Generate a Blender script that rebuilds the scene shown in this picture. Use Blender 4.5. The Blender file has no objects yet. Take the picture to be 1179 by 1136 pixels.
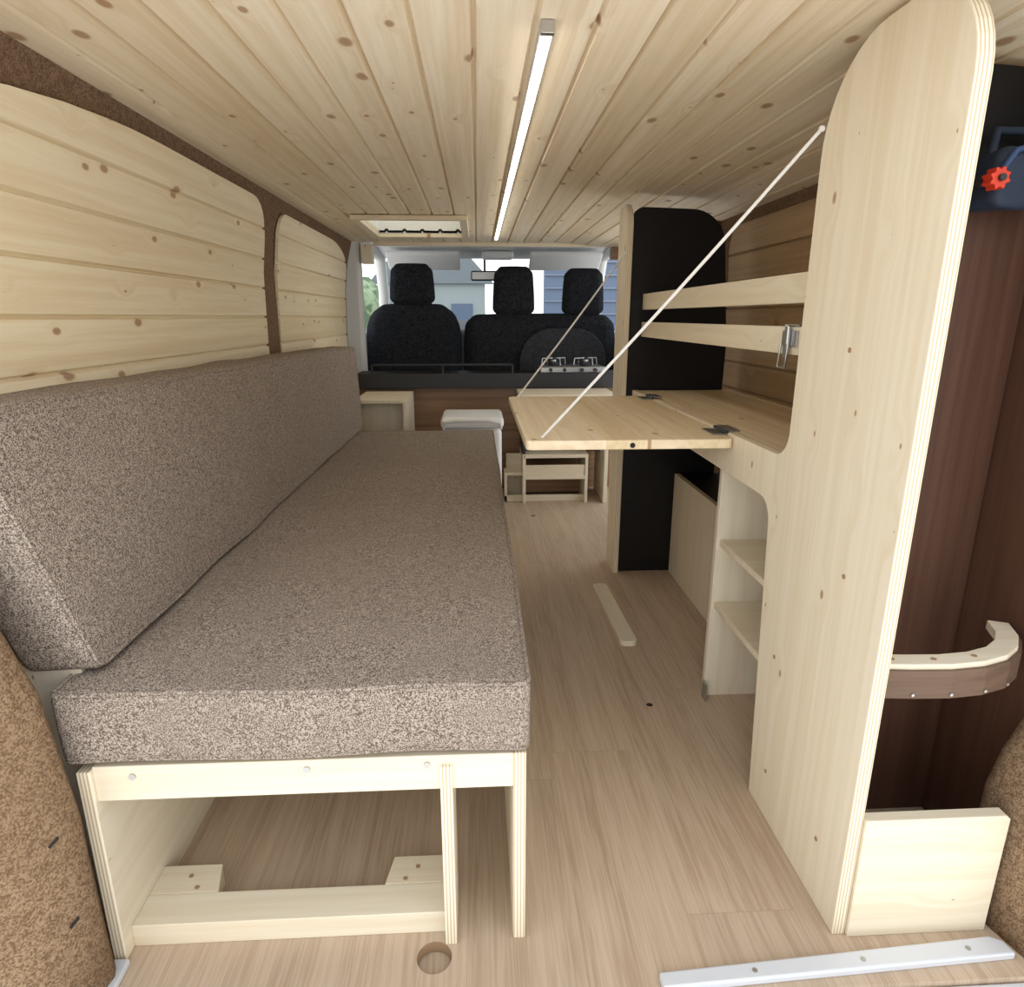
import bpy, bmesh, math, random
from mathutils import Vector, noise
random.seed(4)
S = bpy.context.scene
COL = S.collection

# ---------------------------------------------------------------- helpers
def newmat(name):
    m = bpy.data.materials.new(name); m.use_nodes = True
    nt = m.node_tree
    b = nt.nodes['Principled BSDF']
    return m, nt, b
def N(nt, t, **kw):
    n = nt.nodes.new(t)
    for k, v in kw.items(): setattr(n, k, v)
    return n
def M(nt, op, a, b=None, c=None, clamp=False):
    n = nt.nodes.new('ShaderNodeMath'); n.operation = op; n.use_clamp = clamp
    for i, v in enumerate((a, b, c)):
        if v is None: continue
        if isinstance(v, (int, float)): n.inputs[i].default_value = v
        else: nt.links.new(v, n.inputs[i])
    return n.outputs[0]
def comb(nt, a, b, c):
    n = nt.nodes.new('ShaderNodeCombineXYZ')
    for i, v in enumerate((a, b, c)):
        if isinstance(v, (int, float)): n.inputs[i].default_value = v
        else: nt.links.new(v, n.inputs[i])
    return n.outputs[0]
def mixc(nt, f, a, b, mode='MIX'):
    n = nt.nodes.new('ShaderNodeMix'); n.data_type = 'RGBA'; n.blend_type = mode
    for s, v in ((n.inputs[0], f), (n.inputs[6], a), (n.inputs[7], b)):
        if isinstance(v, (int, float)): s.default_value = v
        elif isinstance(v, tuple): s.default_value = (*v, 1)
        else: nt.links.new(v, s)
    return n.outputs[2]
def maprange(nt, v, a, b, c, d):
    n = nt.nodes.new('ShaderNodeMapRange'); n.interpolation_type = 'SMOOTHSTEP'
    nt.links.new(v, n.inputs[0])
    for i, x in enumerate((a, b, c, d)): n.inputs[i+1].default_value = x
    return n.outputs[0]
def noiset(nt, vec, scale=1, detail=3, rough=.5):
    n = nt.nodes.new('ShaderNodeTexNoise'); nt.links.new(vec, n.inputs['Vector'])
    n.inputs['Scale'].default_value = scale; n.inputs['Detail'].default_value = detail
    n.inputs['Roughness'].default_value = rough
    return n.outputs[0]
def bump(nt, b, h, s=.2, d=.002):
    n = nt.nodes.new('ShaderNodeBump'); n.inputs['Strength'].default_value = s; n.inputs['Distance'].default_value = d
    nt.links.new(h, n.inputs['Height']); nt.links.new(n.outputs[0], b.inputs['Normal'])

def wood(name, c1, c2, across='X', along='Y', plank=None, off=0.0, var=.12, knots=.075, ka=7., kl=4.5, rough=.5, kcol=(.30,.15,.06), seed=0., spec=.35):
    m, nt, b = newmat(name)
    tc = N(nt, 'ShaderNodeTexCoord'); sp = N(nt, 'ShaderNodeSeparateXYZ')
    nt.links.new(tc.outputs['Object'], sp.inputs[0])
    ax = {'X': sp.outputs[0], 'Y': sp.outputs[1], 'Z': sp.outputs[2]}
    A = ax[across]; L = ax[along]; T = ax[[k for k in 'XYZ' if k not in (across, along)][0]]
    if plank:
        idx = M(nt, 'FLOOR', M(nt, 'DIVIDE', M(nt, 'SUBTRACT', A, off), plank))
        wn = N(nt, 'ShaderNodeTexWhiteNoise', noise_dimensions='1D'); nt.links.new(M(nt, 'ADD', idx, seed+.37), wn.inputs['W'])
        rnd = wn.outputs['Value']
        L2 = M(nt, 'ADD', L, M(nt, 'MULTIPLY', rnd, 9.7))
    else:
        rnd = None; L2 = M(nt, 'ADD', L, seed)
    if knots > 0:
        v = N(nt, 'ShaderNodeTexVoronoi', voronoi_dimensions='2D'); v.inputs['Scale'].default_value = 1
        nt.links.new(comb(nt, M(nt, 'MULTIPLY', A, ka), M(nt, 'MULTIPLY', L2, kl), 0.), v.inputs['Vector'])
        dist = v.outputs['Distance']
        sc = N(nt, 'ShaderNodeSeparateXYZ'); nt.links.new(v.outputs['Color'], sc.inputs[0])
        thr = M(nt, 'MULTIPLY', M(nt, 'MAXIMUM', M(nt, 'SUBTRACT', sc.outputs[0], .35), .001), knots*1.7)
        rel = M(nt, 'DIVIDE', dist, thr)
        kn = maprange(nt, rel, .55, 1.15, 1., 0.)
        halo = maprange(nt, dist, 0., .33, 1., 0.)
        halo = M(nt, 'MULTIPLY', halo, M(nt, 'GREATER_THAN', sc.outputs[0], .36))
        Ag = M(nt, 'ADD', M(nt, 'MULTIPLY', A, 48), M(nt, 'MULTIPLY', halo, 1.3))
    else:
        Ag = M(nt, 'MULTIPLY', A, 48)
    g1 = noiset(nt, comb(nt, Ag, M(nt, 'MULTIPLY', L2, 1.1), M(nt, 'MULTIPLY', T, 48)), 1, 2, .5)
    g2 = noiset(nt, comb(nt, M(nt, 'MULTIPLY', A, 260), M(nt, 'MULTIPLY', L2, 7), M(nt, 'MULTIPLY', T, 260)), 1, 1, .6)
    g = M(nt, 'ADD', M(nt, 'MULTIPLY', maprange(nt, g1, .33, .70, 0., 1.), .75), M(nt, 'MULTIPLY', maprange(nt, g2, .35, .65, 0., 1.), .25))
    c = mixc(nt, g, c1, c2)
    if knots > 0:
        c = mixc(nt, M(nt, 'MULTIPLY', halo, .25), c, c2)
        c = mixc(nt, M(nt, 'MULTIPLY', kn, .85), c, kcol)
    if rnd is not None:
        hs = N(nt, 'ShaderNodeHueSaturation')
        nt.links.new(M(nt, 'ADD', M(nt, 'MULTIPLY', rnd, var), 1-var*.6), hs.inputs['Value'])
        nt.links.new(M(nt, 'ADD', M(nt, 'MULTIPLY', rnd, -.2), 1.1), hs.inputs['Saturation'])
        nt.links.new(c, hs.inputs['Color']); c = hs.outputs[0]
    nt.links.new(c, b.inputs['Base Color'])
    b.inputs['Roughness'].default_value = rough
    b.inputs['Specular IOR Level'].default_value = spec
    bump(nt, b, g2, .12, .001)
    return m

def speckle(name, c1, c2, scale=260, rough=.95, lo=.4, hi=.6, bs=.5, c3=None, w2=.3):
    m, nt, b = newmat(name)
    tc = N(nt, 'ShaderNodeTexCoord')
    n = noiset(nt, tc.outputs['Object'], scale, 1, .6)
    n2 = noiset(nt, tc.outputs['Object'], scale*.28, 1, .6)
    f = maprange(nt, M(nt, 'ADD', M(nt, 'MULTIPLY', n, 1-w2), M(nt, 'MULTIPLY', n2, w2)), lo, hi, 0., 1.)
    c = mixc(nt, f, c1, c2)
    n3 = noiset(nt, tc.outputs['Object'], 5, 2, .5)
    c = mixc(nt, maprange(nt, n3, .3, .7, 0., .22), c, c3 or c1)
    nt.links.new(c, b.inputs['Base Color']); b.inputs['Roughness'].default_value = rough
    b.inputs['Specular IOR Level'].default_value = .12
    bump(nt, b, n, bs, .002)
    return m
def plain(name, c, rough=.5, metal=0., nscale=40, namt=.08, emit=0., spec=.5):
    m, nt, b = newmat(name)
    tc = N(nt, 'ShaderNodeTexCoord')
    n = noiset(nt, tc.outputs['Object'], nscale, 2)
    col = mixc(nt, M(nt, 'MULTIPLY', n, namt*2), c, tuple(x*.6 for x in c))
    nt.links.new(col, b.inputs['Base Color'])
    b.inputs['Roughness'].default_value = rough; b.inputs['Metallic'].default_value = metal
    b.inputs['Specular IOR Level'].default_value = spec
    if emit:
        b.inputs['Emission Color'].default_value = (*c, 1); b.inputs['Emission Strength'].default_value = emit
    return m
def ply_edge():
    m, nt, b = newmat('ply_edge_layers')
    tc = N(nt, 'ShaderNodeTexCoord'); sp = N(nt, 'ShaderNodeSeparateXYZ'); nt.links.new(tc.outputs['Object'], sp.inputs[0])
    n = noiset(nt, tc.outputs['Object'], 30, 2)
    ph = M(nt, 'SINE', M(nt, 'MULTIPLY', M(nt, 'ADD', sp.outputs[0], M(nt, 'MULTIPLY', n, .0006)), 6.2832/.0052))
    c = mixc(nt, maprange(nt, ph, -.2, .8, 0., 1.), (.80,.71,.53), (.52,.39,.25))
    nt.links.new(c, b.inputs['Base Color']); b.inputs['Roughness'].default_value = .7
    return m

# materials
K = (.36,.20,.10)
m_ceil = wood('spruce_ceiling', (.86,.755,.575), (.74,.60,.40), 'X', 'Y', .0925, 0., .16, .12, 10., 6., kcol=K)
m_wallw = wood('spruce_wall', (.85,.75,.54), (.76,.62,.40), 'Z', 'Y', .098, .02, .12, .11, 10., 5.5, kcol=K)
m_wallr = wood('ply_wall_right_shaded', (.46,.32,.185), (.36,.24,.135), 'Z', 'Y', .098, .05, .12, .09, 7., 3.5)  # ply tone darkened: the right wall's shadow is put into the colour
m_panel = wood('pine_panel_vertical', (.82,.735,.575), (.75,.64,.46), 'Y', 'Z', None, 0, 0, .055, 9, 5, kcol=K)
m_table = wood('pine_table', (.83,.70,.48), (.71,.55,.34), 'X', 'Y', .085, .03, .10, .06, kcol=K)
m_plyX = wood('ply_grain_x', (.76,.68,.52), (.69,.59,.42), 'Z', 'X', None, 0, 0, .03, 8, 3)
m_plyY = wood('ply_grain_y', (.78,.70,.54), (.71,.61,.44), 'Z', 'Y', None, 0, 0, .03, 8, 3)
m_plyT = wood('ply_flat', (.78,.70,.54), (.71,.60,.43), 'Y', 'X', None, 0, 0, .03, 8, 3)
m_plyZ = wood('ply_grain_z', (.77,.70,.55), (.71,.61,.45), 'X', 'Z', None, 0, 0, .03, 8, 3)
m_edge = ply_edge()
m_dot = plain('plug_brown', (.35,.22,.12), .7)
m_brown = wood('film_ply_brown', (.105,.050,.031), (.070,.032,.020), 'X', 'Z', None, 0, 0, .0, 8, 3, rough=.42, spec=.3)
m_brownB = wood('stained_ply_band', (.15,.095,.062), (.10,.06,.04), 'Z', 'X', None, 0, 0, .0, 8, 3, rough=.5, spec=.25)
m_brownX = wood('bulkhead_ply_brown', (.30,.175,.095), (.20,.11,.06), 'Z', 'X', None, 0, 0, .0, 8, 3, rough=.4)
m_fabric = speckle('melange_fabric', (.10,.074,.058), (.45,.375,.305), 480, lo=.38, hi=.63, c3=(.22,.175,.14), w2=.18, bs=.4)
m_carpet = speckle('carpet_brown', (.14,.085,.046), (.34,.23,.14), 330, lo=.36, hi=.64)
m_carpetd = speckle('carpet_dark_brown', (.12,.074,.046), (.26,.17,.108), 300, lo=.36, hi=.64)
m_black = plain('black_panel', (.010,.0085,.0085), .45, spec=.25)
m_blackm = plain('black_plastic', (.02,.02,.022), .5)
m_seat = speckle('seat_cloth_black', (.010,.012,.015), (.035,.038,.046), 200)
m_seatg = speckle('seat_cloth_grey', (.03,.032,.038), (.06,.065,.075), 200)
m_white = plain('white_plastic', (.82,.83,.82), .4, namt=.03)
m_grey = plain('headliner_grey', (.68,.69,.68), .8, namt=.05)
m_metal = plain('brushed_steel', (.50,.50,.50), .35, 1.)
m_alu = plain('aluminium_sill', (.66,.68,.71), .45, .2, namt=.03)
m_rope = plain('rope_white', (.86,.84,.80), .8, nscale=300, namt=.3)
m_red = plain('red_plastic', (.62,.04,.012), .5)
m_blue = plain('navy_fabric', (.012,.022,.045), .7)
m_dkplas = plain('hole_dark', (.015,.012,.01), .8)

def laminate():
    m, nt, b = newmat('oak_laminate')
    tc = N(nt, 'ShaderNodeTexCoord'); sp = N(nt, 'ShaderNodeSeparateXYZ'); nt.links.new(tc.outputs['Object'], sp.inputs[0])
    X, Y = sp.outputs[0], sp.outputs[1]
    w = .19
    q = M(nt, 'DIVIDE', M(nt, 'ADD', X, .03), w); idx = M(nt, 'FLOOR', q); fx = M(nt, 'SUBTRACT', q, idx)
    wn = N(nt, 'ShaderNodeTexWhiteNoise', noise_dimensions='1D'); nt.links.new(M(nt, 'ADD', idx, 3.3), wn.inputs['W'])
    q2 = M(nt, 'ADD', M(nt, 'DIVIDE', Y, 1.22), wn.outputs[0]); id2 = M(nt, 'FLOOR', q2); fy = M(nt, 'SUBTRACT', q2, id2)
    wn2 = N(nt, 'ShaderNodeTexWhiteNoise', noise_dimensions='2D'); nt.links.new(comb(nt, idx, id2, 0.), wn2.inputs['Vector'])
    r = wn2.outputs['Value']
    L2 = M(nt, 'ADD', Y, M(nt, 'MULTIPLY', r, 11))
    g1 = noiset(nt, comb(nt, M(nt, 'MULTIPLY', X, 26), M(nt, 'MULTIPLY', L2, 1.4), r), 1, 4, .65)
    g2 = noiset(nt, comb(nt, M(nt, 'MULTIPLY', X, 220), M(nt, 'MULTIPLY', L2, 6), r), 1, 2, .6)
    c = mixc(nt, maprange(nt, g1, .33, .72, 0., 1.), (.50,.375,.26), (.39,.28,.185))
    c = mixc(nt, maprange(nt, g2, .4, .62, 0., .45), c, (.58,.465,.35))
    hs = N(nt, 'ShaderNodeHueSaturation'); nt.links.new(M(nt, 'ADD', M(nt, 'MULTIPLY', r, .12), .92), hs.inputs['Value'])
    nt.links.new(c, hs.inputs['Color']); c = hs.outputs[0]
    ex = M(nt, 'LESS_THAN', M(nt, 'MINIMUM', fx, M(nt, 'SUBTRACT', 1., fx)), .005)
    ey = M(nt, 'LESS_THAN', M(nt, 'MINIMUM', fy, M(nt, 'SUBTRACT', 1., fy)), .0008)
    c = mixc(nt, M(nt, 'MULTIPLY', M(nt, 'MAXIMUM', ex, ey), .25), c, (.25,.17,.11))
    nt.links.new(c, b.inputs['Base Color']); b.inputs['Roughness'].default_value = .42
    b.inputs['Specular IOR Level'].default_value = .4
    bump(nt, b, g2, .08, .001)
    return m
m_floor = laminate()

def glassm():
    m, nt, b = newmat('window_glass')
    nt.nodes.remove(b)
    t = N(nt, 'ShaderNodeBsdfTransparent'); g = N(nt, 'ShaderNodeBsdfGlossy'); g.inputs['Roughness'].default_value = .02
    t.inputs[0].default_value = (.93,.97,.96,1)
    mx = N(nt, 'ShaderNodeMixShader'); mx.inputs[0].default_value = .06
    nt.links.new(t.outputs[0], mx.inputs[1]); nt.links.new(g.outputs[0], mx.inputs[2])
    nt.links.new(mx.outputs[0], nt.nodes['Material Output'].inputs[0])
    return m
m_glass = glassm()
def transl():
    m, nt, b = newmat('hatch_diffuser')
    nt.nodes.remove(b)
    t = N(nt, 'ShaderNodeBsdfTranslucent'); g = N(nt, 'ShaderNodeBsdfDiffuse')
    t.inputs[0].default_value = (.98,.93,.82,1); g.inputs[0].default_value = (.9,.88,.8,1)
    mx = N(nt, 'ShaderNodeMixShader'); mx.inputs[0].default_value = .3
    nt.links.new(t.outputs[0], mx.inputs[1]); nt.links.new(g.outputs[0], mx.inputs[2])
    nt.links.new(mx.outputs[0], nt.nodes['Material Output'].inputs[0])
    return m
m_diff = transl()

def group(name):
    e = bpy.data.objects.new(name, None); e.empty_display_size = .1; COL.objects.link(e); return e
def mkobj(name, bm, mat, parent=None, smooth=False, bevel=0, seg=2):
    bmesh.ops.recalc_face_normals(bm, faces=bm.faces)
    me = bpy.data.meshes.new(name); bm.to_mesh(me); bm.free()
    if smooth:
        for p in me.polygons: p.use_smooth = True
    o = bpy.data.objects.new(name, me); COL.objects.link(o)
    for m_ in (mat if isinstance(mat, (list, tuple)) else [mat]): me.materials.append(m_)
    if parent: o.parent = parent
    if bevel:
        md = o.modifiers.new('bevel', 'BEVEL'); md.width = bevel; md.segments = seg; md.limit_method = 'ANGLE'; md.angle_limit = math.radians(50)
    return o
def box(name, x, y, z, mat, parent=None, bevel=.0015):
    bm = bmesh.new()
    vs = [bm.verts.new((a, b, c)) for a in x for b in y for c in z]
    for f in ((0,1,3,2),(4,6,7,5),(0,4,5,1),(2,3,7,6),(0,2,6,4),(1,5,7,3)): bm.faces.new([vs[i] for i in f])
    return mkobj(name, bm, mat, parent, bevel=bevel)
def rpoly(pts):
    out = []; n = len(pts)
    for i, p in enumerate(pts):
        r = p[2] if len(p) > 2 else 0
        c = Vector(p[:2])
        if r <= 0: out.append(c); continue
        a = Vector(pts[i-1][:2]); b = Vector(pts[(i+1) % n][:2])
        d1 = (a-c).normalized(); d2 = (b-c).normalized()
        ang = d1.angle(d2); t = r/math.tan(ang/2)
        t = min(t, (a-c).length*.98, (b-c).length*.98); r = t*math.tan(ang/2)
        cen = c+(d1+d2).normalized()*(r/math.sin(ang/2))
        s = c+d1*t-cen; e = c+d2*t-cen
        a0 = math.atan2(s.y, s.x); a1 = math.atan2(e.y, e.x); da = a1-a0
        while da > math.pi: da -= 2*math.pi
        while da < -math.pi: da += 2*math.pi
        for k in range(11):
            q = a0+da*k/10; out.append(cen+Vector((math.cos(q), math.sin(q)))*r)
    return out
def prism(name, pts, axis, lo, hi, mat, parent=None, bevel=.0015, edge_mat=None):
    P = rpoly(pts); bm = bmesh.new()
    def mk(p, h):
        return {'X': (h, p[0], p[1]), 'Y': (p[0], h, p[1]), 'Z': (p[0], p[1], h)}[axis]
    A = [bm.verts.new(mk(p, lo)) for p in P]; B = [bm.verts.new(mk(p, hi)) for p in P]
    bm.faces.new(A); bm.faces.new(B[::-1])
    for i in range(len(P)):
        j = (i+1) % len(P); f = bm.faces.new((A[i], A[j], B[j], B[i]))
        if edge_mat: f.material_index = 1
    return mkobj(name, bm, [mat, edge_mat] if edge_mat else mat, parent, bevel=bevel)
def tube(name, pts, r, mat, parent=None, cyclic=False, res=3):
    cu = bpy.data.curves.new(name, 'CURVE'); cu.dimensions = '3D'; cu.bevel_depth = r; cu.bevel_resolution = res; cu.use_fill_caps = True
    s = cu.splines.new('POLY'); s.points.add(len(pts)-1); s.use_cyclic_u = cyclic
    for i, p in enumerate(pts): s.points[i].co = (*p, 1)
    tmp = bpy.data.objects.new(name+'_c', cu); COL.objects.link(tmp)
    bpy.context.view_layer.update()
    me = bpy.data.meshes.new_from_object(tmp.evaluated_get(bpy.context.evaluated_depsgraph_get()))
    bpy.data.objects.remove(tmp); bpy.data.curves.remove(cu)
    me.name = name; me.materials.clear(); me.materials.append(mat)
    for p in me.polygons: p.use_smooth = True
    o = bpy.data.objects.new(name, me); COL.objects.link(o)
    if parent: o.parent = parent
    return o
def cyl(name, p, r, h, mat, parent=None, axis='Z', seg=24, bevel=0, r2=None):
    bm = bmesh.new(); bmesh.ops.create_cone(bm, cap_ends=True, segments=seg, radius1=r, radius2=r if r2 is None else r2, depth=h)
    from mathutils import Matrix
    R = {'Z': Matrix(), 'X': Matrix.Rotation(math.pi/2, 4, 'Y'), 'Y': Matrix.Rotation(math.pi/2, 4, 'X')}[axis]
    bm.transform(Matrix.Translation(p) @ R)
    return mkobj(name, bm, mat, parent, bevel=bevel)
def samples(h, r, n):
    e = [h-r+r*math.tan(math.radians(a))/1.0 for a in (0, 11, 22, 33.5, 45)]
    inner = [-(h-r)+2*(h-r)*i/n for i in range(1, n)]
    return sorted(set([-x for x in e]+inner+e))
def rbox(name, c, dim, r, mat, parent=None, n=(4,4,4), puff=0., amp=0., nf=4., fn=None):
    h = [d/2 for d in dim]; sm = [samples(h[i], r, n[i]) for i in range(3)]
    bm = bmesh.new()
    def P(p):
        inn = Vector([max(-(h[i]-r), min(h[i]-r, p[i])) for i in range(3)])
        d = Vector(p)-inn
        q = inn+d.normalized()*r if d.length > 1e-7 else Vector(p)
        for i in range(3):
            a, b = [k for k in range(3) if k != i]
            if abs(p[i]) > h[i]-1e-6:
                wgt = max(0, 1-(p[a]/h[a])**4)*max(0, 1-(p[b]/h[b])**4)
                q[i] += math.copysign(puff*wgt, p[i])
        q = q+Vector(c)
        if amp:
            q += Vector((noise.noise(q*nf), noise.noise(q*nf+Vector((9,3,1))), noise.noise(q*nf+Vector((2,7,5)))))*amp
        return fn(q) if fn else q
    for i in range(3):
        a, b = [k for k in range(3) if k != i]
        for s in (-1, 1):
            g = []
            for u in sm[a]:
                row = []
                for v in sm[b]:
                    p = [0,0,0]; p[i] = s*h[i]; p[a] = u; p[b] = v
                    row.append(bm.verts.new(P(p)))
                g.append(row)
            for x in range(len(g)-1):
                for y in range(len(g[0])-1):
                    bm.faces.new((g[x][y], g[x+1][y], g[x+1][y+1], g[x][y+1]))
    bmesh.ops.remove_doubles(bm, verts=bm.verts, dist=1e-5)
    return mkobj(name, bm, mat, parent, smooth=True)
def interp(tab, z):
    if z <= tab[0][0]: return tab[0][1]
    for (a, b), (c, d) in zip(tab, tab[1:]):
        if z <= c: return b+(d-b)*(z-a)/(c-a)
    return tab[-1][1]

# ---------------------------------------------------------------- shell
LW = [(0,-.72),(.5,-.745),(.9,-.755),(1.15,-.748),(1.3,-.728),(1.38,-.708),(1.44,-.69)]
RW = [(0,.93),(.5,.97),(.9,.985),(1.15,.98),(1.3,.97),(1.38,.95),(1.44,.90)]
CZ = [(-.72,1.418),(-.6,1.422),(.5,1.42),(.8,1.40),(.97,1.365)]
Y0, Y1 = .80, 4.0

def shell(name, tab, sgn, y0, y1, zmax, mat, parent):
    bm = bmesh.new(); zs = [0,.25,.5,.7,.9,1.02,1.15,1.23,1.3,1.34,1.38,zmax]
    rows = []
    for z in zs:
        x = interp(tab, z)+sgn*.016
        rows.append([bm.verts.new((x, y, z)) for y in (y0, y1)]+[bm.verts.new((x+sgn*.03, y, z)) for y in (y1, y0)])
    for a, b in zip(rows, rows[1:]):
        for i in range(4):
            j = (i+1) % 4; bm.faces.new((a[i], a[j], b[j], b[i]))
    bm.faces.new(rows[0]); bm.faces.new(rows[-1][::-1])
    return mkobj(name, bm, mat, parent)
wl = group('wall_left'); wr = group('wall_right')
shell('carpet_lining', LW, -1, Y0, Y1, 1.45, m_carpetd, wl)
# right side: opening added to let in daylight, at an assumed sliding door, between y=2.72 and y=3.72
shell('carpet_lining', RW, 1, .86, 2.70, 1.45, m_carpetd, wr)
shell('carpet_lining_front', RW, 1, 3.74, Y1, 1.45, m_carpetd, wr)
box('door_header', (.955,1.03), (2.70,3.74), (1.34,1.47), m_carpetd, wr)
box('door_step', (.95,1.03), (2.70,3.74), (-.05,.03), m_alu, wr)

def plank_sheet(name, tab, sgn, y0, y1, z0, z1, r, w, off, mat, thick=.012, parent=None, near=(.1,.1), far=(.1,.1)):
    def yr(z):
        a, b = y0, y1
        for (ly, lz), side in ((near, 0), (far, 1)):
            if z > z1-lz:
                t = (z-(z1-lz))/lz; d = ly*(1-math.sqrt(max(0, 1-t*t)))
                if side == 0: a += d
                else: b -= d
        if z < z0+r:
            d = r-math.sqrt(max(0, r*r-((z0+r)-z)**2)); a += d; b -= d
        return a, b
    k = math.ceil((z0-off)/w); gro = []
    while off+k*w < z1-.01:
        gro.append(off+k*w); k += 1
    rows = []
    for g in gro:
        for d in (-.005, -.001, .001, .005): rows.append((g+d, .009 if abs(d) < .002 else 0))
    n = 60
    zz = [z0+(z1-z0)*i/n for i in range(n+1)]+[z1-.001, z1-.003, z1-.006]
    for z in zz:
        if all(abs(z-g) > .007 for g in gro): rows.append((z, 0))
    rows.sort()
    bm = bmesh.new(); R = []
    for z, dep in rows:
        if z < z0 or z > z1: continue
        a, b = yr(z); x = interp(tab, z)
        f = [bm.verts.new((x+sgn*dep, y, z)) for y in (a, b)]
        bk = [bm.verts.new((x+sgn*thick, y, z)) for y in (b, a)]
        R.append(f+bk)
    for a, b in zip(R, R[1:]):
        for i in range(4):
            j = (i+1) % 4
            bm.faces.new((a[i], a[j], b[j], b[i]))
    bm.faces.new(R[0]); bm.faces.new(R[-1][::-1])
    return mkobj(name, bm, mat, parent)
plank_sheet('cladding_near', LW, -1, .82, 2.44, .38, 1.378, .04, .098, .02, m_wallw, parent=wl, near=(.85,.17), far=(.16,.12))
plank_sheet('cladding_far', LW, -1, 2.60, 3.90, .38, 1.370, .04, .098, .02, m_wallw, parent=wl, near=(.05,.05), far=(.5,.12))
plank_sheet('cladding_near', RW, 1, 1.80, 2.60, .45, 1.325, .04, .098, .05, m_wallr, parent=wr)
plank_sheet('cladding_rear', RW, 1, 1.12, 1.74, .45, 1.325, .04, .098, .05, m_wallr, parent=wr)
prism('trim_strip', [(2.455,.55),(2.585,.55),(2.60,1.35,.03),(2.53,1.40),(2.44,1.36,.03)], 'X', -.765, -.757, m_carpetd, wl)
box('lining_board', (-.715,-.60), (.895,.91), (0,.50), m_plyZ, wl)

# ceiling
HX0, HX1, HY0, HY1 = -.50, -.07, 3.02, 3.62
bm = bmesh.new()
w = .0925; xs = []
k = math.ceil(-.72/w); gro = []
while k*w < .97:
    gro.append(k*w); k += 1
for g in gro: xs += [(g-.0055, 0), (g-.001, .010), (g+.001, .010), (g+.0055, 0)]
for i in range(61):
    x = -.72+1.69*i/60
    if all(abs(x-g) > .007 for g in gro): xs.append((x, 0))
xs += [(HX0, 0), (HX1, 0)]
xs.sort(); ys = [.78, HY0, HY1, 4.08]
g = [[bm.verts.new((x, y, interp(CZ, x)+d)) for y in ys] for x, d in xs]
for i in range(len(g)-1):
    xm = (xs[i][0]+xs[i+1][0])/2
    for j in range(3):
        if j == 1 and HX0 < xm < HX1: continue
        bm.faces.new((g[i][j], g[i+1][j], g[i+1][j+1], g[i][j+1]))
ceil = mkobj('ceiling', bm, m_ceil)
md = ceil.modifiers.new('s', 'SOLIDIFY'); md.thickness = .012; md.offset = -1 if ceil.data.polygons[0].normal.z < 0 else 1
rf = group('roof_skin')
box('skin_near', (-.80, 1.05), (.78, HY0-.02), (1.47, 1.49), m_grey, rf)
box('skin_far', (-.80, 1.05), (HY1+.02, 4.1), (1.47, 1.49), m_grey, rf)
box('skin_left', (-.80, HX0-.02), (HY0-.02, HY1+.02), (1.47, 1.49), m_grey, rf)
box('skin_right', (HX1+.02, 1.05), (HY0-.02, HY1+.02), (1.47, 1.49), m_grey, rf)
box('edge_rear', (-.78, 1.03), (.765, .78), (1.39, 1.49), m_carpetd, rf)
ht = group('window_roof_hatch')
for nm, x, y in (('frame_near', (HX0-.035, HX1+.035), (HY0-.04, HY0)), ('frame_far', (HX0-.035, HX1+.035), (HY1, HY1+.04)),
                 ('frame_left', (HX0-.035, HX0), (HY0, HY1)), ('frame_right', (HX1, HX1+.035), (HY0, HY1))):
    box(nm, x, y, (1.400, 1.419), m_plyT, ht, .003)
for nm, x, y in (('well_near', (HX0-.01, HX1+.01), (HY0-.01, HY0)), ('well_far', (HX0-.01, HX1+.01), (HY1, HY1+.01)),
                 ('well_left', (HX0-.01, HX0), (HY0, HY1)), ('well_right', (HX1, HX1+.01), (HY0, HY1))):
    box(nm, x, y, (1.42, 1.50), m_white, ht, 0)
box('diffuser', (HX0-.01, HX1+.01), (HY0-.01, HY1+.01), (1.4985, 1.50), m_diff, ht, 0)

fl = box('floor', (-.77, .98), (.735, 4.05), (-.02, 0), m_floor, None, 0)
def cut(o, p, r):
    c = cyl('cutter', p, r, .2, m_floor, seg=40)
    md = o.modifiers.new('b', 'BOOLEAN'); md.operation = 'DIFFERENCE'; md.object = c; md.solver = 'EXACT'
    bpy.context.view_layer.update()
    me = bpy.data.meshes.new_from_object(o.evaluated_get(bpy.context.evaluated_depsgraph_get()))
    o.modifiers.clear(); o.data = me
    bpy.data.objects.remove(c)
cut(fl, (-.083, .815, 0), .028)
cut(fl, (.447, 1.495, 0), .009)
box('subfloor', (-.77, .98), (.735, 4.05), (-.05, -.0225), m_floor, None, 0)
cyl('floor_hole_dark', (.447, 1.495, -.006), .0088, .010, m_dkplas)  # dark fill, colours in the shade inside the small floor hole
cyl('floor_screw', (.28, 3.2, .001), .012, .003, m_metal)
fh = group('floor_drain_hole')
bm = bmesh.new(); bmesh.ops.create_cone(bm, cap_ends=False, segments=40, radius1=.0275, radius2=.0275, depth=.02)
for v in bm.verts: v.co += Vector((-.083,.815,-.0105))
mkobj('liner', bm, m_dot, fh)

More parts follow.
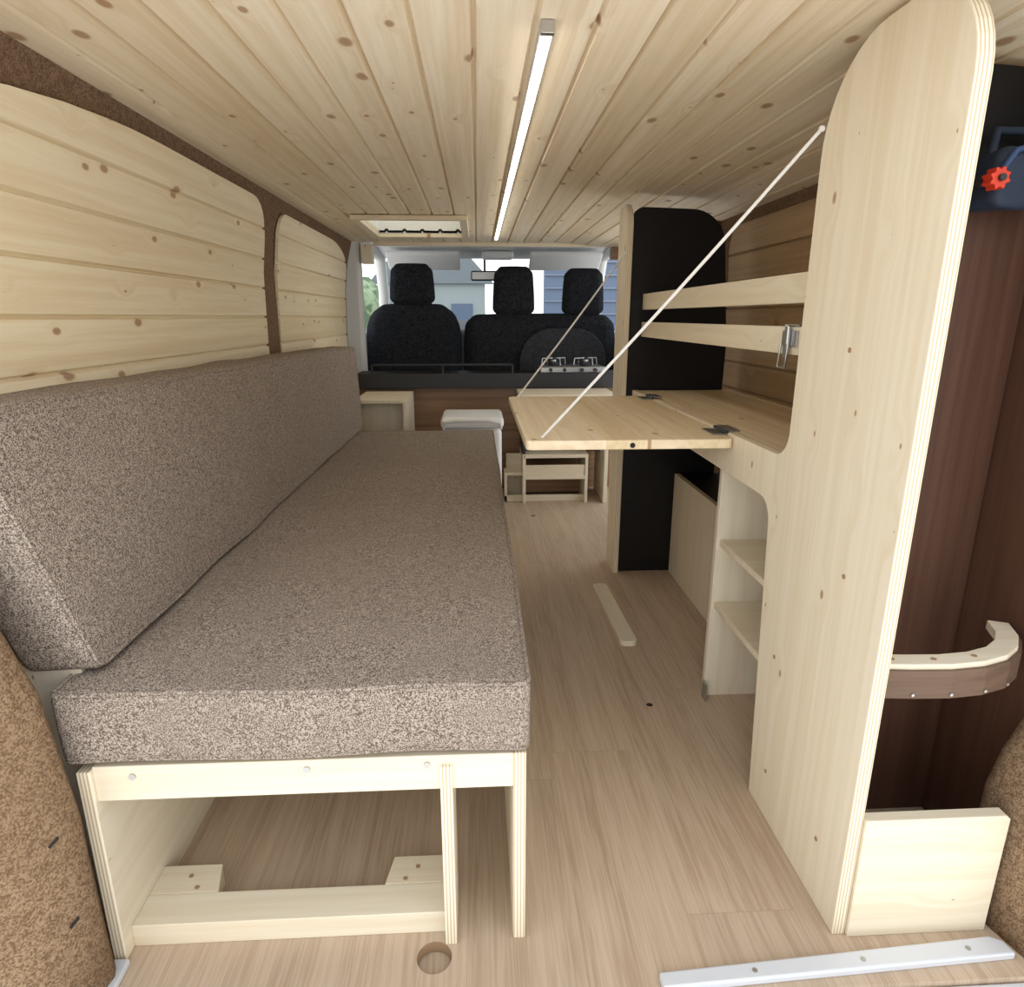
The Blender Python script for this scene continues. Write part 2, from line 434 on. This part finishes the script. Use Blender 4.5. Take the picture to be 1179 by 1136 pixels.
# ---------------------------------------------------------------- rear pillars + sill
def loft(name, tab, sgn, plan, mat):
    bm = bmesh.new(); zs = [0,.1,.23,.3,.36,.42,.5,.58,.66,.78,.9,1.1,1.25,1.42]; R = []
    for z in zs:
        xi = interp(tab, z)
        R.append([bm.verts.new((xi+sgn*dx+.004*noise.noise(Vector((z*3, y*5, 1))), y, z)) for dx, y in plan])
    for a, b in zip(R, R[1:]):
        for i in range(len(plan)):
            j = (i+1) % len(plan); bm.faces.new((a[i], a[j], b[j], b[i]))
    bm.faces.new(R[0]); bm.faces.new(R[-1][::-1])
    return mkobj(name, bm, mat, smooth=True)
planL = [(.22,.818),(.02,.818),(.005,.813),(0,.80),(.006,.77),(.03,.73),(.075,.685),(.14,.65),(.24,.63),(.34,.63),(.34,.818)]
pl = loft('door_pillar', [(0,-.575),(.3,-.580),(.5,-.604),(.58,-.628),(.66,-.652),(.78,-.70),(.9,-.74),(1.42,-.75)], -1, planL, m_carpet)
planR = [(.20,.90),(.03,.90),(.008,.89),(0,.87),(.004,.82),(.02,.76),(.06,.70),(.12,.66),(.24,.63),(.34,.63),(.34,.90)]
pr = loft('door_pillar', [(0,.85),(.23,.85),(.3,.865),(.36,.89),(.42,.92),(.5,.965),(.66,.99),(1.42,.99)], 1, planR, m_carpet)
def clipmark(name, a, b, par):
    tube(name, [a, b], .002, m_dkplas, par, res=2)
clipmark('slit_1', (-.594,.755,.30), (-.588,.767,.306), pl)
clipmark('slit_2', (-.590,.755,.16), (-.584,.767,.166), pl)
clipmark('slit_1', (.862,.79,.20), (.868,.78,.196), pr)
sill = group('sill_trim')
prism('sill_right', [(.27,.737),(.852,.762),(.848,.785),(.83,.794),(.27,.762)], 'Z', .0, .014, m_alu, sill, .003)
prism('sill_left', [(-.60,.72),(-.565,.72),(-.568,.83),(-.594,.83)], 'Z', .0, .012, m_alu, sill, .003)
box('sill_front', (-.60, .86), (.62, .733), (-.05, -.008), m_alu, sill, .003)
for i, xx in enumerate((.42,.60,.78)): cyl('rivet_%d' % i, (xx, .760+(xx-.5)*.05, .0145), .004, .002, m_metal, sill, seg=12)

# ---------------------------------------------------------------- bench
FY = .86
bn = group('bench_seat_frame')
prism('rail_top', [(-.577,.300),(.046,.300),(.046,.360),(-.577,.360)], 'Y', FY-.018, FY, m_plyX, bn)
prism('side_left', [(FY-.024,0),(3.0,0),(3.0,.355),(FY-.024,.355)], 'X', -.597, -.577, m_plyY, bn, .0015, m_edge)
prism('post_mid', [(FY-.024,0),(FY+.075,0),(FY+.075,.344),(FY-.024,.344)], 'X', -.066, -.047, m_plyZ, bn, .0015, m_edge)
prism('side_right', [(FY-.018,0),(3.0,0),(3.0,.360),(FY-.018,.360)], 'X', .046, .066, m_plyY, bn, .0015, m_edge)
box('slat_deck', (-.577,.046), (FY, 3.0), (.344,.360), m_plyT, bn)
box('rail_bottom', (-.577,-.066), (FY, FY+.06), (0,.042), m_plyT, bn)
prism('block_left', [(-.577,FY+.06),(-.46,FY+.06),(-.475,FY+.12),(-.577,FY+.12)], 'Z', 0, .042, m_plyT, bn)
prism('block_right', [(-.175,FY+.06),(-.066,FY+.06),(-.066,FY+.12),(-.165,FY+.12)], 'Z', 0, .042, m_plyT, bn)
box('rail_end', (-.577,.046), (2.98, 3.0), (.0,.346), m_plyX, bn)
box('cross_1', (-.577,.046), (1.9, 1.918), (.0,.346), m_plyX, bn)
for i, (x, z) in enumerate(((-.52,.342),(-.265,.344),(-.085,.345))):
    cyl('screw_%d' % i, (x, FY-.019, z), .005, .003, m_metal, bn, 'Y', 16)
for i, (x, y) in enumerate(((-.52,.955),(-.50,.93),(-.12,.955),(-.14,.93))):
    cyl('dowel_%d' % i, (x, y, .0425), .004, .002, m_dot, bn, 'Z', 12)

so = group('bench_cushions')
sx0, sx1, sy0, sy1 = -.615, .072, .835, 3.02
rbox('seat_cushion', ((sx0+sx1)/2, (sy0+sy1)/2, .4265), (sx1-sx0, sy1-sy0, .118), .015, m_fabric, so, n=(14,40,3), puff=.003, amp=.004, nf=5)
def dn(v, amp=.004, nf=5):
    v = Vector(v); return v+Vector((noise.noise(v*nf), noise.noise(v*nf+Vector((9,3,1))), noise.noise(v*nf+Vector((2,7,5)))))*amp
def dens(P, st=.05):
    out = []
    for i in range(len(P)):
        a, b = Vector(P[i]), Vector(P[(i+1) % len(P)]); n = max(1, int((b-a).length/st))
        out += [a+(b-a)*k/n for k in range(n)]
    return out
def loop(x0, x1, y0, y1, r=.015):
    return rpoly([(x0,y0,r),(x1,y0,r),(x1,y1,r),(x0,y1,r)])
for nm, z in (('piping_top', .482), ('piping_bottom', .373)):
    tube(nm, [dn(p) for p in dens([(p.x, p.y, z) for p in loop(sx0+.003, sx1-.003, sy0+.003, sy1-.003)])], .0035, m_fabric, so, True)
bh = .392; bz0 = .490
def lean(q):
    t = (q.z-bz0)/bh; s = max(0, min(1, (q.y-.88)/2.2))
    return Vector((q.x-(.105-.085*s)*t+.012*s, q.y-.035*t*(1-s), q.z-.012*s*t))
by0, by1 = .885, 3.10
bx0, bx1 = -.675, -.562
rbox('back_cushion', ((bx0+bx1)/2, (by0+by1)/2, bz0+bh/2), (bx1-bx0, by1-by0, bh), .015, m_fabric, so, n=(3,40,10), puff=.004, amp=.006, nf=4.5, fn=lean)
P = [(bx1-.003, p.x, p.y) for p in rpoly([(by0+.004,bz0+.006,.015),(by1-.004,bz0+.006,.015),(by1-.004,bz0+bh-.006,.015),(by0+.004,bz0+bh-.006,.015)])]
tube('piping_back', [lean(dn(p, .006, 4.5)) for p in dens(P)], .0035, m_fabric, so, True)

# ---------------------------------------------------------------- side unit
un = group('side_storage_unit')
prism('tall_panel', [(.82,0),(.82,1.405,.13),(1.165,1.405,.15),(1.165,.742,.05),(2.42,.735),(2.42,.655),(1.215,.645,.05),(1.165,0)],
      'X', .580, .602, m_panel, un, .002, m_edge)
box('shelf_top', (.602,.955), (1.12, 2.42), (.715,.733), m_table, un)
box('rail_upper', (.603,.622), (1.12, 2.42), (1.025,1.080), m_plyY, un)
box('rail_lower', (.603,.622), (1.12, 2.42), (.930,.982), m_plyY, un)
box('rail_lower_back', (.622,.67), (1.12, 2.42), (.930,.945), m_plyY, un)
prism('kick_board', [(.603,0),(.842,0),(.842,.225),(.835,.232),(.603,.232)], 'Y', .815, .835, m_plyX, un)
box('niche_end', (.604,.86), (1.53, 1.548), (0,.645), m_plyZ, un)
box('niche_back', (.862,.878), (1.16, 1.548), (0,.645), m_plyY, un)
box('niche_shelf_1', (.612,.86), (1.17, 1.53), (.262,.278), m_plyT, un)
box('niche_shelf_2', (.612,.86), (1.17, 1.53), (.435,.451), m_plyT, un)
box('niche_top', (.604,.86), (1.17, 1.53), (.645,.66), m_plyT, un)
box('niche_near', (.604,.86), (1.15, 1.166), (0,.645), m_plyZ, un)
box('bracket', (.598,.603), (1.500, 1.528), (0,.05), m_metal, un, .001)
prism('arch_panel', [(1.56,0),(2.42,0),(2.42,.41),(1.56,.41)], 'X', .765, .783, m_panel, un)
box('arch_top', (.783,.94), (1.56, 2.42), (.39,.41), m_black, un)
prism('partition_black', [(.556,0),(.92,0),(.93,.9,.1),(.885,1.365,.13),(.556,1.375,.04)], 'Y', 2.43, 2.45, m_black, un)
prism('partition_post', [(2.41,0),(2.56,0),(2.56,1.385,.03),(2.41,1.385,.07)], 'X', .535, .555, m_panel, un, .002, m_edge)
for i, (y, z) in enumerate(((.90,.12),(1.10,.10),(1.12,.35),(1.0,.95),(.93,.60))):
    cyl('plug_%d' % i, (.5795, y, z), .004, .002, m_dot, un, 'X', 14)
prism('lining_side', [(.905,.0),(1.10,.0),(1.10,1.22),(.905,1.22)], 'X', .925, .935, m_brown, un)
prism('lining_back', [(.605,.0),(.925,.0),(.925,1.22),(.605,1.22)], 'Y', 1.095, 1.105, m_brown, un)
prism('lining_top', [(.605,1.22),(.925,1.22),(.925,1.37),(.605,1.39)], 'Y', 1.095, 1.105, m_black, un)
prism('lining_top_side', [(.86,1.22),(1.10,1.22),(1.10,1.37),(.86,1.37)], 'X', .925, .935, m_black, un)
ctr = [(.604,.853),(.66,.848),(.72,.846),(.775,.852),(.825,.868),(.865,.895),(.895,.93),(.915,.975)]
def band(name, ctr, off0, off1, z0, z1, mat, par):
    bm = bmesh.new(); R = []
    V = [Vector(c) for c in ctr]
    for i, p in enumerate(V):
        t = (V[min(i+1, len(V)-1)]-V[max(i-1, 0)]).normalized(); nn = Vector((-t.y, t.x))
        a = p+nn*off0; b = p+nn*off1
        R.append([bm.verts.new((a.x,a.y,z0)), bm.verts.new((b.x,b.y,z0)), bm.verts.new((b.x,b.y,z1)), bm.verts.new((a.x,a.y,z1))])
    for a, b in zip(R, R[1:]):
        for i in range(4):
            j = (i+1) % 4; bm.faces.new((a[i], a[j], b[j], b[i]))
    bm.faces.new(R[0]); bm.faces.new(R[-1][::-1])
    return mkobj(name, bm, mat, par, bevel=.0015)
band('retainer_wood', ctr, 0, .032, .472, .488, m_plyT, un)
band('retainer_band', ctr, -.006, 0, .432, .480, m_brownB, un)
for i, (x, y) in enumerate(((.635,.866),(.70,.862),(.77,.868))): cyl('retainer_hole_%d' % i, (x, y, .4885), .004, .002, m_dot, un, 'Z', 12)
for i, (x, y) in enumerate(((.66,.841),(.72,.839),(.78,.846),(.83,.863))): cyl('retainer_pin_%d' % i, (x, y, .44), .0025, .003, m_metal, un, 'Y', 10)

tb = group('folding_table')
prism('top', [(.105,1.41,.015),(.577,1.41,.015),(.577,2.24,.015),(.105,2.24,.015)], 'Z', .712, .734, m_table, tb, .003)
for i, y in enumerate((1.50, 2.16)):
    box('hinge_%d_a' % i, (.545,.577), (y-.04, y+.04), (.7345,.737), m_metal, tb, .0005)
    box('hinge_%d_b' % i, (.5815,.61), (y-.04, y+.04), (.742,.745), m_metal, tb, .0005)
    tube('hinge_%d_pin' % i, [(.579, y-.042, .741), (.579, y+.042, .741)], .004, m_blackm, tb)
cyl('edge_plug', (.345, 1.4095, .722), .006, .002, m_dkplas, tb, 'Y', 16)
def rope(name, a, b):
    g = group(name); a = Vector(a); b = Vector(b)
    pts = [a+(b-a)*t/12+Vector((0,0,-.006*math.sin(math.pi*t/12))) for t in range(13)]
    tube('cord', pts, .0032, m_rope, g)
    rbox('knot', a, (.010,.009,.010), .004, m_rope, g, n=(1,1,1)); rbox('knot_low', b, (.009,.009,.006), .0028, m_rope, g, n=(1,1,1))
rope('support_rope', (.574,1.160,1.30), (.145,1.44,.738))
rope('support_rope', (.532,2.43,1.22), (.135,2.20,.738))

lt = group('toggle_latch')
box('plate', (.598,.603), (1.215,1.275), (.945,.975), m_metal, lt, .001)
box('plate_top', (.600,.622), (1.215,1.275), (.983,.986), m_metal, lt, .001)
box('lever', (.590,.598), (1.238,1.252), (.925,.985), m_metal, lt, .003)
tube('loop', [(.59,1.23,.95),(.588,1.23,.905),(.588,1.26,.905),(.59,1.26,.95)], .0025, m_metal, lt)

prism('wood_batten', [(.425,2.27,.02),(.48,2.27,.02),(.492,1.81,.02),(.437,1.81,.02)], 'Z', 0, .018, m_plyY, None, .002)

tp = group('tool_pouch')
rbox('pouch', (.835,1.045,1.200), (.12,.07,.085), .02, m_blue, tp, n=(4,2,3), amp=.012, nf=15)
tube('strap', [(.79,1.05,1.235),(.80,1.06,1.275),(.86,1.06,1.275),(.88,1.05,1.235)], .007, m_blue, tp)
tube('strap_blue', [(.775,1.02,1.19),(.79,1.00,1.235),(.83,1.00,1.245),(.87,1.01,1.22)], .005, plain('blue_webbing', (.02,.05,.13), .6), tp)
P = []
for i in range(32):
    r = .016 if (i//2) % 2 else .0125; a = i/32*2*math.pi
    P.append((.766+r*math.cos(a), 1.196+r*math.sin(a)))
prism('knob', P, 'Y', .990, 1.010, m_red, tp, .002)
cyl('knob_cap', (.766,.988,1.196), .005, .006, m_blackm, tp, 'Y')
cyl('knob_stem', (.775,1.02,1.196), .008, .04, m_blackm, tp, 'X')

led = group('led_strip_light')
m_led = plain('led_diffuser', (1.,.94,.82), .5, emit=13.)
box('profile', (.100,.120), (1.10,3.75), (1.408,1.4195), m_alu, led, .001)
box('diffuser', (.103,.117), (1.115,3.74), (1.403,1.4085), m_led, led, .001)
box('end_cap', (.100,.120), (1.088,1.10), (1.402,1.4195), m_metal, led, .001)

# ---------------------------------------------------------------- far end
sb = group('wooden_storage_box')
for nm, x, z in (('top', (-.62,-.36), (.583,.60)), ('bottom', (-.62,-.36), (0.0,.02)), ('left', (-.62,-.603), (.02,.583)), ('right', (-.377,-.36), (.02,.583))):
    box(nm, x, (3.25,3.65), z, m_plyZ if nm in ('left','right') else m_plyT, sb)
box('back', (-.603,-.377), (3.40,3.41), (.02,.583), m_plyZ, sb)
cb = group('portable_cool_box')
rbox('body', (-.03,3.30,.235), (.29,.30,.47), .03, m_white, cb, n=(2,2,2))
rbox('lid', (-.03,3.30,.497), (.31,.32,.055), .022, m_white, cb, n=(2,2,2))
tube('handle', [(-.17,3.14,.47),(-.165,3.13,.50),(-.11,3.12,.512),(.05,3.12,.512),(.105,3.13,.50),(.11,3.14,.47)], .008, m_grey, cb)
box('vent', (-.12,.05), (3.148,3.152), (.40,.43), m_blackm, cb, .001)
kc = group('kitchen_cabinet')
box('top', (.22,.74), (3.42,3.72), (.585,.603), m_plyT, kc)
box('side_left', (.24,.256), (3.46,3.72), (.27,.585), m_blackm, kc)
box('side_right', (.685,.705), (3.42,3.72), (0,.585), m_plyZ, kc)
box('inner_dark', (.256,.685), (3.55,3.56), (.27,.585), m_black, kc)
box('low_top', (.256,.60), (3.44,3.72), (.255,.275), m_plyT, kc)
box('low_left', (.24,.256), (3.44,3.72), (0,.275), m_plyZ, kc)
box('low_right', (.584,.60), (3.44,3.72), (0,.255), m_plyZ, kc)
box('low_shelf', (.256,.584), (3.44,3.72), (.135,.155), m_plyT, kc)
box('low_drawer_front', (.256,.584), (3.445,3.455), (.155,.215), m_plyX, kc)
box('low_back', (.256,.584), (3.60,3.61), (.02,.135), m_brownX, kc)
box('low_base', (.14,.60), (3.48,3.50), (0,.035), m_plyX, kc)
box('step_left', (.14,.24), (3.48,3.60), (.15,.165), m_plyT, kc)
box('step_left_side', (.14,.155), (3.48,3.60), (.0,.15), m_plyZ, kc)
box('step_back', (.155,.24), (3.60,3.61), (.0,.25), m_plyX, kc)
bk = group('low_bulkhead')
box('board', (-.70,.93), (3.78,3.80), (0,.655), m_brownX, bk)
box('ledge', (-.70,.93), (3.745,4.00), (.655,.685), m_black, bk, .004)
box('lip', (-.70,.93), (3.73,3.745), (.605,.69), m_blackm, bk, .003)
tube('rail', [(-.60,3.76,.735),(.20,3.76,.735)], .008, m_blackm, bk)
for i, x in enumerate((-.6,-.2,.2)): tube('rail_post_%d' % i, [(x,3.76,.68),(x,3.76,.735)], .006, m_blackm, bk)
st = group('gas_hob')
box('tray', (.36,.74), (3.76,3.98), (.686,.722), m_metal, st, .006)
for i, x in enumerate((.45,.64)):
    cyl('burner_%d' % i, (x,3.88,.735), .035, .02, m_blackm, st); cyl('cap_%d' % i, (x,3.88,.75), .02, .012, m_metal, st)
    for k in range(4):
        a = k*math.pi/2+.4
        tube('grate_%d_%d' % (i, k), [(x+.02*math.cos(a),3.88+.02*math.sin(a),.765),(x+.075*math.cos(a),3.88+.075*math.sin(a),.765),(x+.08*math.cos(a),3.88+.08*math.sin(a),.727)], .004, m_metal, st)
for i, x in enumerate((.42,.50,.60,.68)): cyl('knob_%d' % i, (x,3.752,.705), .010, .014, m_blackm, st, 'Y')

# ---------------------------------------------------------------- cab
def seat(name, xc, w, top, y=4.3, taper=.0):
    g = group(name)
    def tp_(q):
        t = max(0, (q.z-(top-.20))/.20)
        return Vector((xc+(q.x-xc)*(1-taper*t*t), q.y, q.z))
    rbox('backrest', (xc, y, (top+.45)/2), (w,.16,top-.45), .07, m_seat, g, n=(4,2,9), puff=.012, fn=tp_)
    rbox('cushion', (xc, y+.28, .42), (w,.55,.16), .06, m_seat, g, n=(4,4,2))
    rbox('base', (xc, y+.28, .18), (w*.8,.45,.34), .03, m_blackm, g, n=(2,2,2))
    return g
def headrest(g, xc, y, z0, w=.27, h=.24):
    rbox('headrest', (xc, y, z0+h/2), (w,.11,h), .045, m_seat, g, n=(3,2,3), puff=.008, fn=lambda q: Vector((xc+(q.x-xc)*(1.02-.12*(q.z-z0)/h), q.y, q.z)))
    for s in (-1, 1): tube('stalk_%d' % s, [(xc+s*.06,y,z0-.06),(xc+s*.06,y,z0+.03)], .008, m_metal, g)
s1 = seat('driver_seat', -.405, .585, 1.07, taper=.22); headrest(s1, -.405, 4.3, 1.075)
s2 = seat('passenger_bench_seat', .405, .96, 1.01, taper=.03); headrest(s2, .235, 4.3, 1.01, .255, .29); headrest(s2, .68, 4.3, 1.01, .255, .28)
prism('shell_outline', [(.27,.6),(.82,.6),(.82,.93,.20),(.27,.93,.20)], 'Y', 4.17, 4.19, m_seatg, s2, .008)

cab = group('cab_interior')
box('cab_floor', (-.80,1.03), (4.06,5.7), (-.06,-.02), m_blackm, cab)
box('door_left', (-.82,-.76), (4.08,5.6), (0,.90), m_grey, cab, .02)
box('door_right', (.99,1.05), (4.08,5.6), (0,.90), m_grey, cab, .02)
box('pillar_b_left', (-.80,-.675), (4.01,4.10), (.0,1.47), m_grey, cab, .02)
box('pillar_b_right', (.92,1.03), (4.01,4.10), (.0,1.47), m_grey, cab, .02)
prism('roof_liner', [(4.09,1.455),(4.70,1.455),(4.95,1.405),(5.0,1.43),(4.75,1.49),(4.09,1.49)], 'X', -.78, 1.01, m_grey, cab, .005)
for nm, s, x in (('a_pillar_left', 1, -.72), ('a_pillar_right', -1, .95)):
    tube(nm, [(x-s*.05,5.62,.93),(x,5.3,1.18),(x+s*.03,4.95,1.42),(x,4.6,1.45)], .04, m_grey, cab)
    tube(nm+'_rail', [(x-s*.03,4.05,1.43),(x,4.5,1.45),(x+s*.02,4.9,1.43)], .04, m_grey, cab)
prism('dashboard', [(5.05,.55),(5.05,.90,.05),(5.3,.975,.03),(5.70,.96),(5.75,.4),(5.2,.4)], 'X', -.78, 1.0, plain('dash_grey', (.05,.055,.06), .6), cab, .005)
rbox('sun_visor_left', (-.36,4.74,1.375), (.50,.17,.03), .013, m_grey, cab, n=(2,2,1), fn=lambda q: Vector((q.x, q.y, q.z-(q.y-4.74)*.55)))
rbox('sun_visor_right', (.62,4.74,1.375), (.50,.17,.03), .013, m_grey, cab, n=(2,2,1), fn=lambda q: Vector((q.x, q.y, q.z-(q.y-4.74)*.55)))
rbox('console', (.15,4.80,1.415), (.22,.16,.05), .02, m_grey, cab, n=(2,2,1))
rbox('mirror_shell', (.06,4.90,1.285), (.20,.03,.07), .014, m_blackm, cab, n=(2,1,2)); box('mirror_glass', (-.03,.15), (4.882,4.886), (1.26,1.31), m_metal, cab, .001)
tube('mirror_stalk', [(.06,4.90,1.32),(.06,4.93,1.41)], .008, m_blackm, cab)
bm = bmesh.new()
vs = [bm.verts.new(p) for p in ((-.76,5.70,.96),(.99,5.70,.96),(.93,4.97,1.42),(-.70,4.97,1.42))]; bm.faces.new(vs)
mkobj('window_windscreen', bm, m_glass)
cbk = group('ceiling_end_trim')
box('block_left', (-.665,-.60), (4.0,4.07), (1.30,1.405), m_plyZ, cbk)
box('block_right', (.80,.90), (4.0,4.07), (1.33,1.395), m_brownX, cbk)
box('end_rail', (-.60,.80), (4.06,4.085), (1.402,1.45), m_plyX, cbk)

# outside scenery
ob = group('neighbouring_building')
m_bl = plain('blue_cladding', (.12,.16,.24), .6)
m_slat = plain('slat_grey', (.22,.26,.33), .7)
box('wall', (1.2,9.), (11.9,12.1), (-.6,3.0), m_bl, ob)
for i in range(16): box('slat_%d' % i, (1.2,9.), (11.86,11.9), (-.5+i*.22,-.48+i*.22), m_slat, ob, 0)
lg = group('house')
m_pale = plain('pale_render', (.36,.40,.40), .8)
box('facade', (-2.3,0.2), (15.9,16.), (-.6,1.75), m_pale, lg)
prism('gable_roof', [(-2.5,1.75),(.4,1.75),(-.3,2.5),(-1.8,2.5)], 'Y', 15.8, 16.3, plain('roof_slate', (.20,.22,.24), .7), lg)
for i, x in enumerate((-1.7,-.6)): box('pane_%d' % i, (x,x+.5), (15.86,15.9), (.7,1.3), m_bl, lg)
m_leaf = speckle('hedge_green', (.10,.15,.08), (.30,.38,.24), 6)
bm = bmesh.new()
for i in range(26):
    x = -9+i*.3+random.uniform(-.1,.1)
    if -2.6 < x < .4: continue
    r = random.uniform(.5,.9)
    from mathutils import Matrix
    bmesh.ops.create_icosphere(bm, subdivisions=3, radius=r, matrix=Matrix.Translation((x, 14.5+random.uniform(-.4,.4), .6+random.uniform(0,.5))))
for v in bm.verts: v.co += Vector((noise.noise(v.co*4), noise.noise(v.co*4+Vector((5,5,5))), noise.noise(v.co*4+Vector((1,8,3)))))*.15
mkobj('garden_hedge', bm, m_leaf)
box('driveway', (-12,12), (6.2,17), (-.75,-.7), plain('asphalt_grey', (.22,.22,.22), .9), None, 0)

# ---------------------------------------------------------------- light
wd = bpy.data.worlds.new('overcast'); S.world = wd; wd.use_nodes = True
nt = wd.node_tree; bg = nt.nodes['Background']
tc = N(nt, 'ShaderNodeTexCoord'); sp = N(nt, 'ShaderNodeSeparateXYZ'); nt.links.new(tc.outputs['Generated'], sp.inputs[0])
c = mixc(nt, maprange(nt, sp.outputs[2], -.3, .6, 0., 1.), (.97,.95,.92), (.88,.93,1.))
nt.links.new(c, bg.inputs[0]); bg.inputs[1].default_value = 2.05
sun = bpy.data.lights.new('soft_sun', 'SUN'); sun.energy = .3; sun.angle = math.radians(60); sun.color = (1.,.97,.92)
so_ = bpy.data.objects.new('soft_sun', sun); COL.objects.link(so_)
so_.rotation_euler = Vector((.1, 1., -.35)).to_track_quat('-Z', 'Y').to_euler()

cam = bpy.data.cameras.new('camera'); co = bpy.data.objects.new('camera', cam); COL.objects.link(co)
cam.sensor_width = 36; cam.lens = 743/1179*36; cam.clip_start = .01
co.location = (0, 0, 1.0); co.rotation_euler = (math.radians(90-15.3), 0, math.radians(-3))
S.camera = co
S.view_settings.view_transform = 'Standard'
S.view_settings.exposure = 0.0
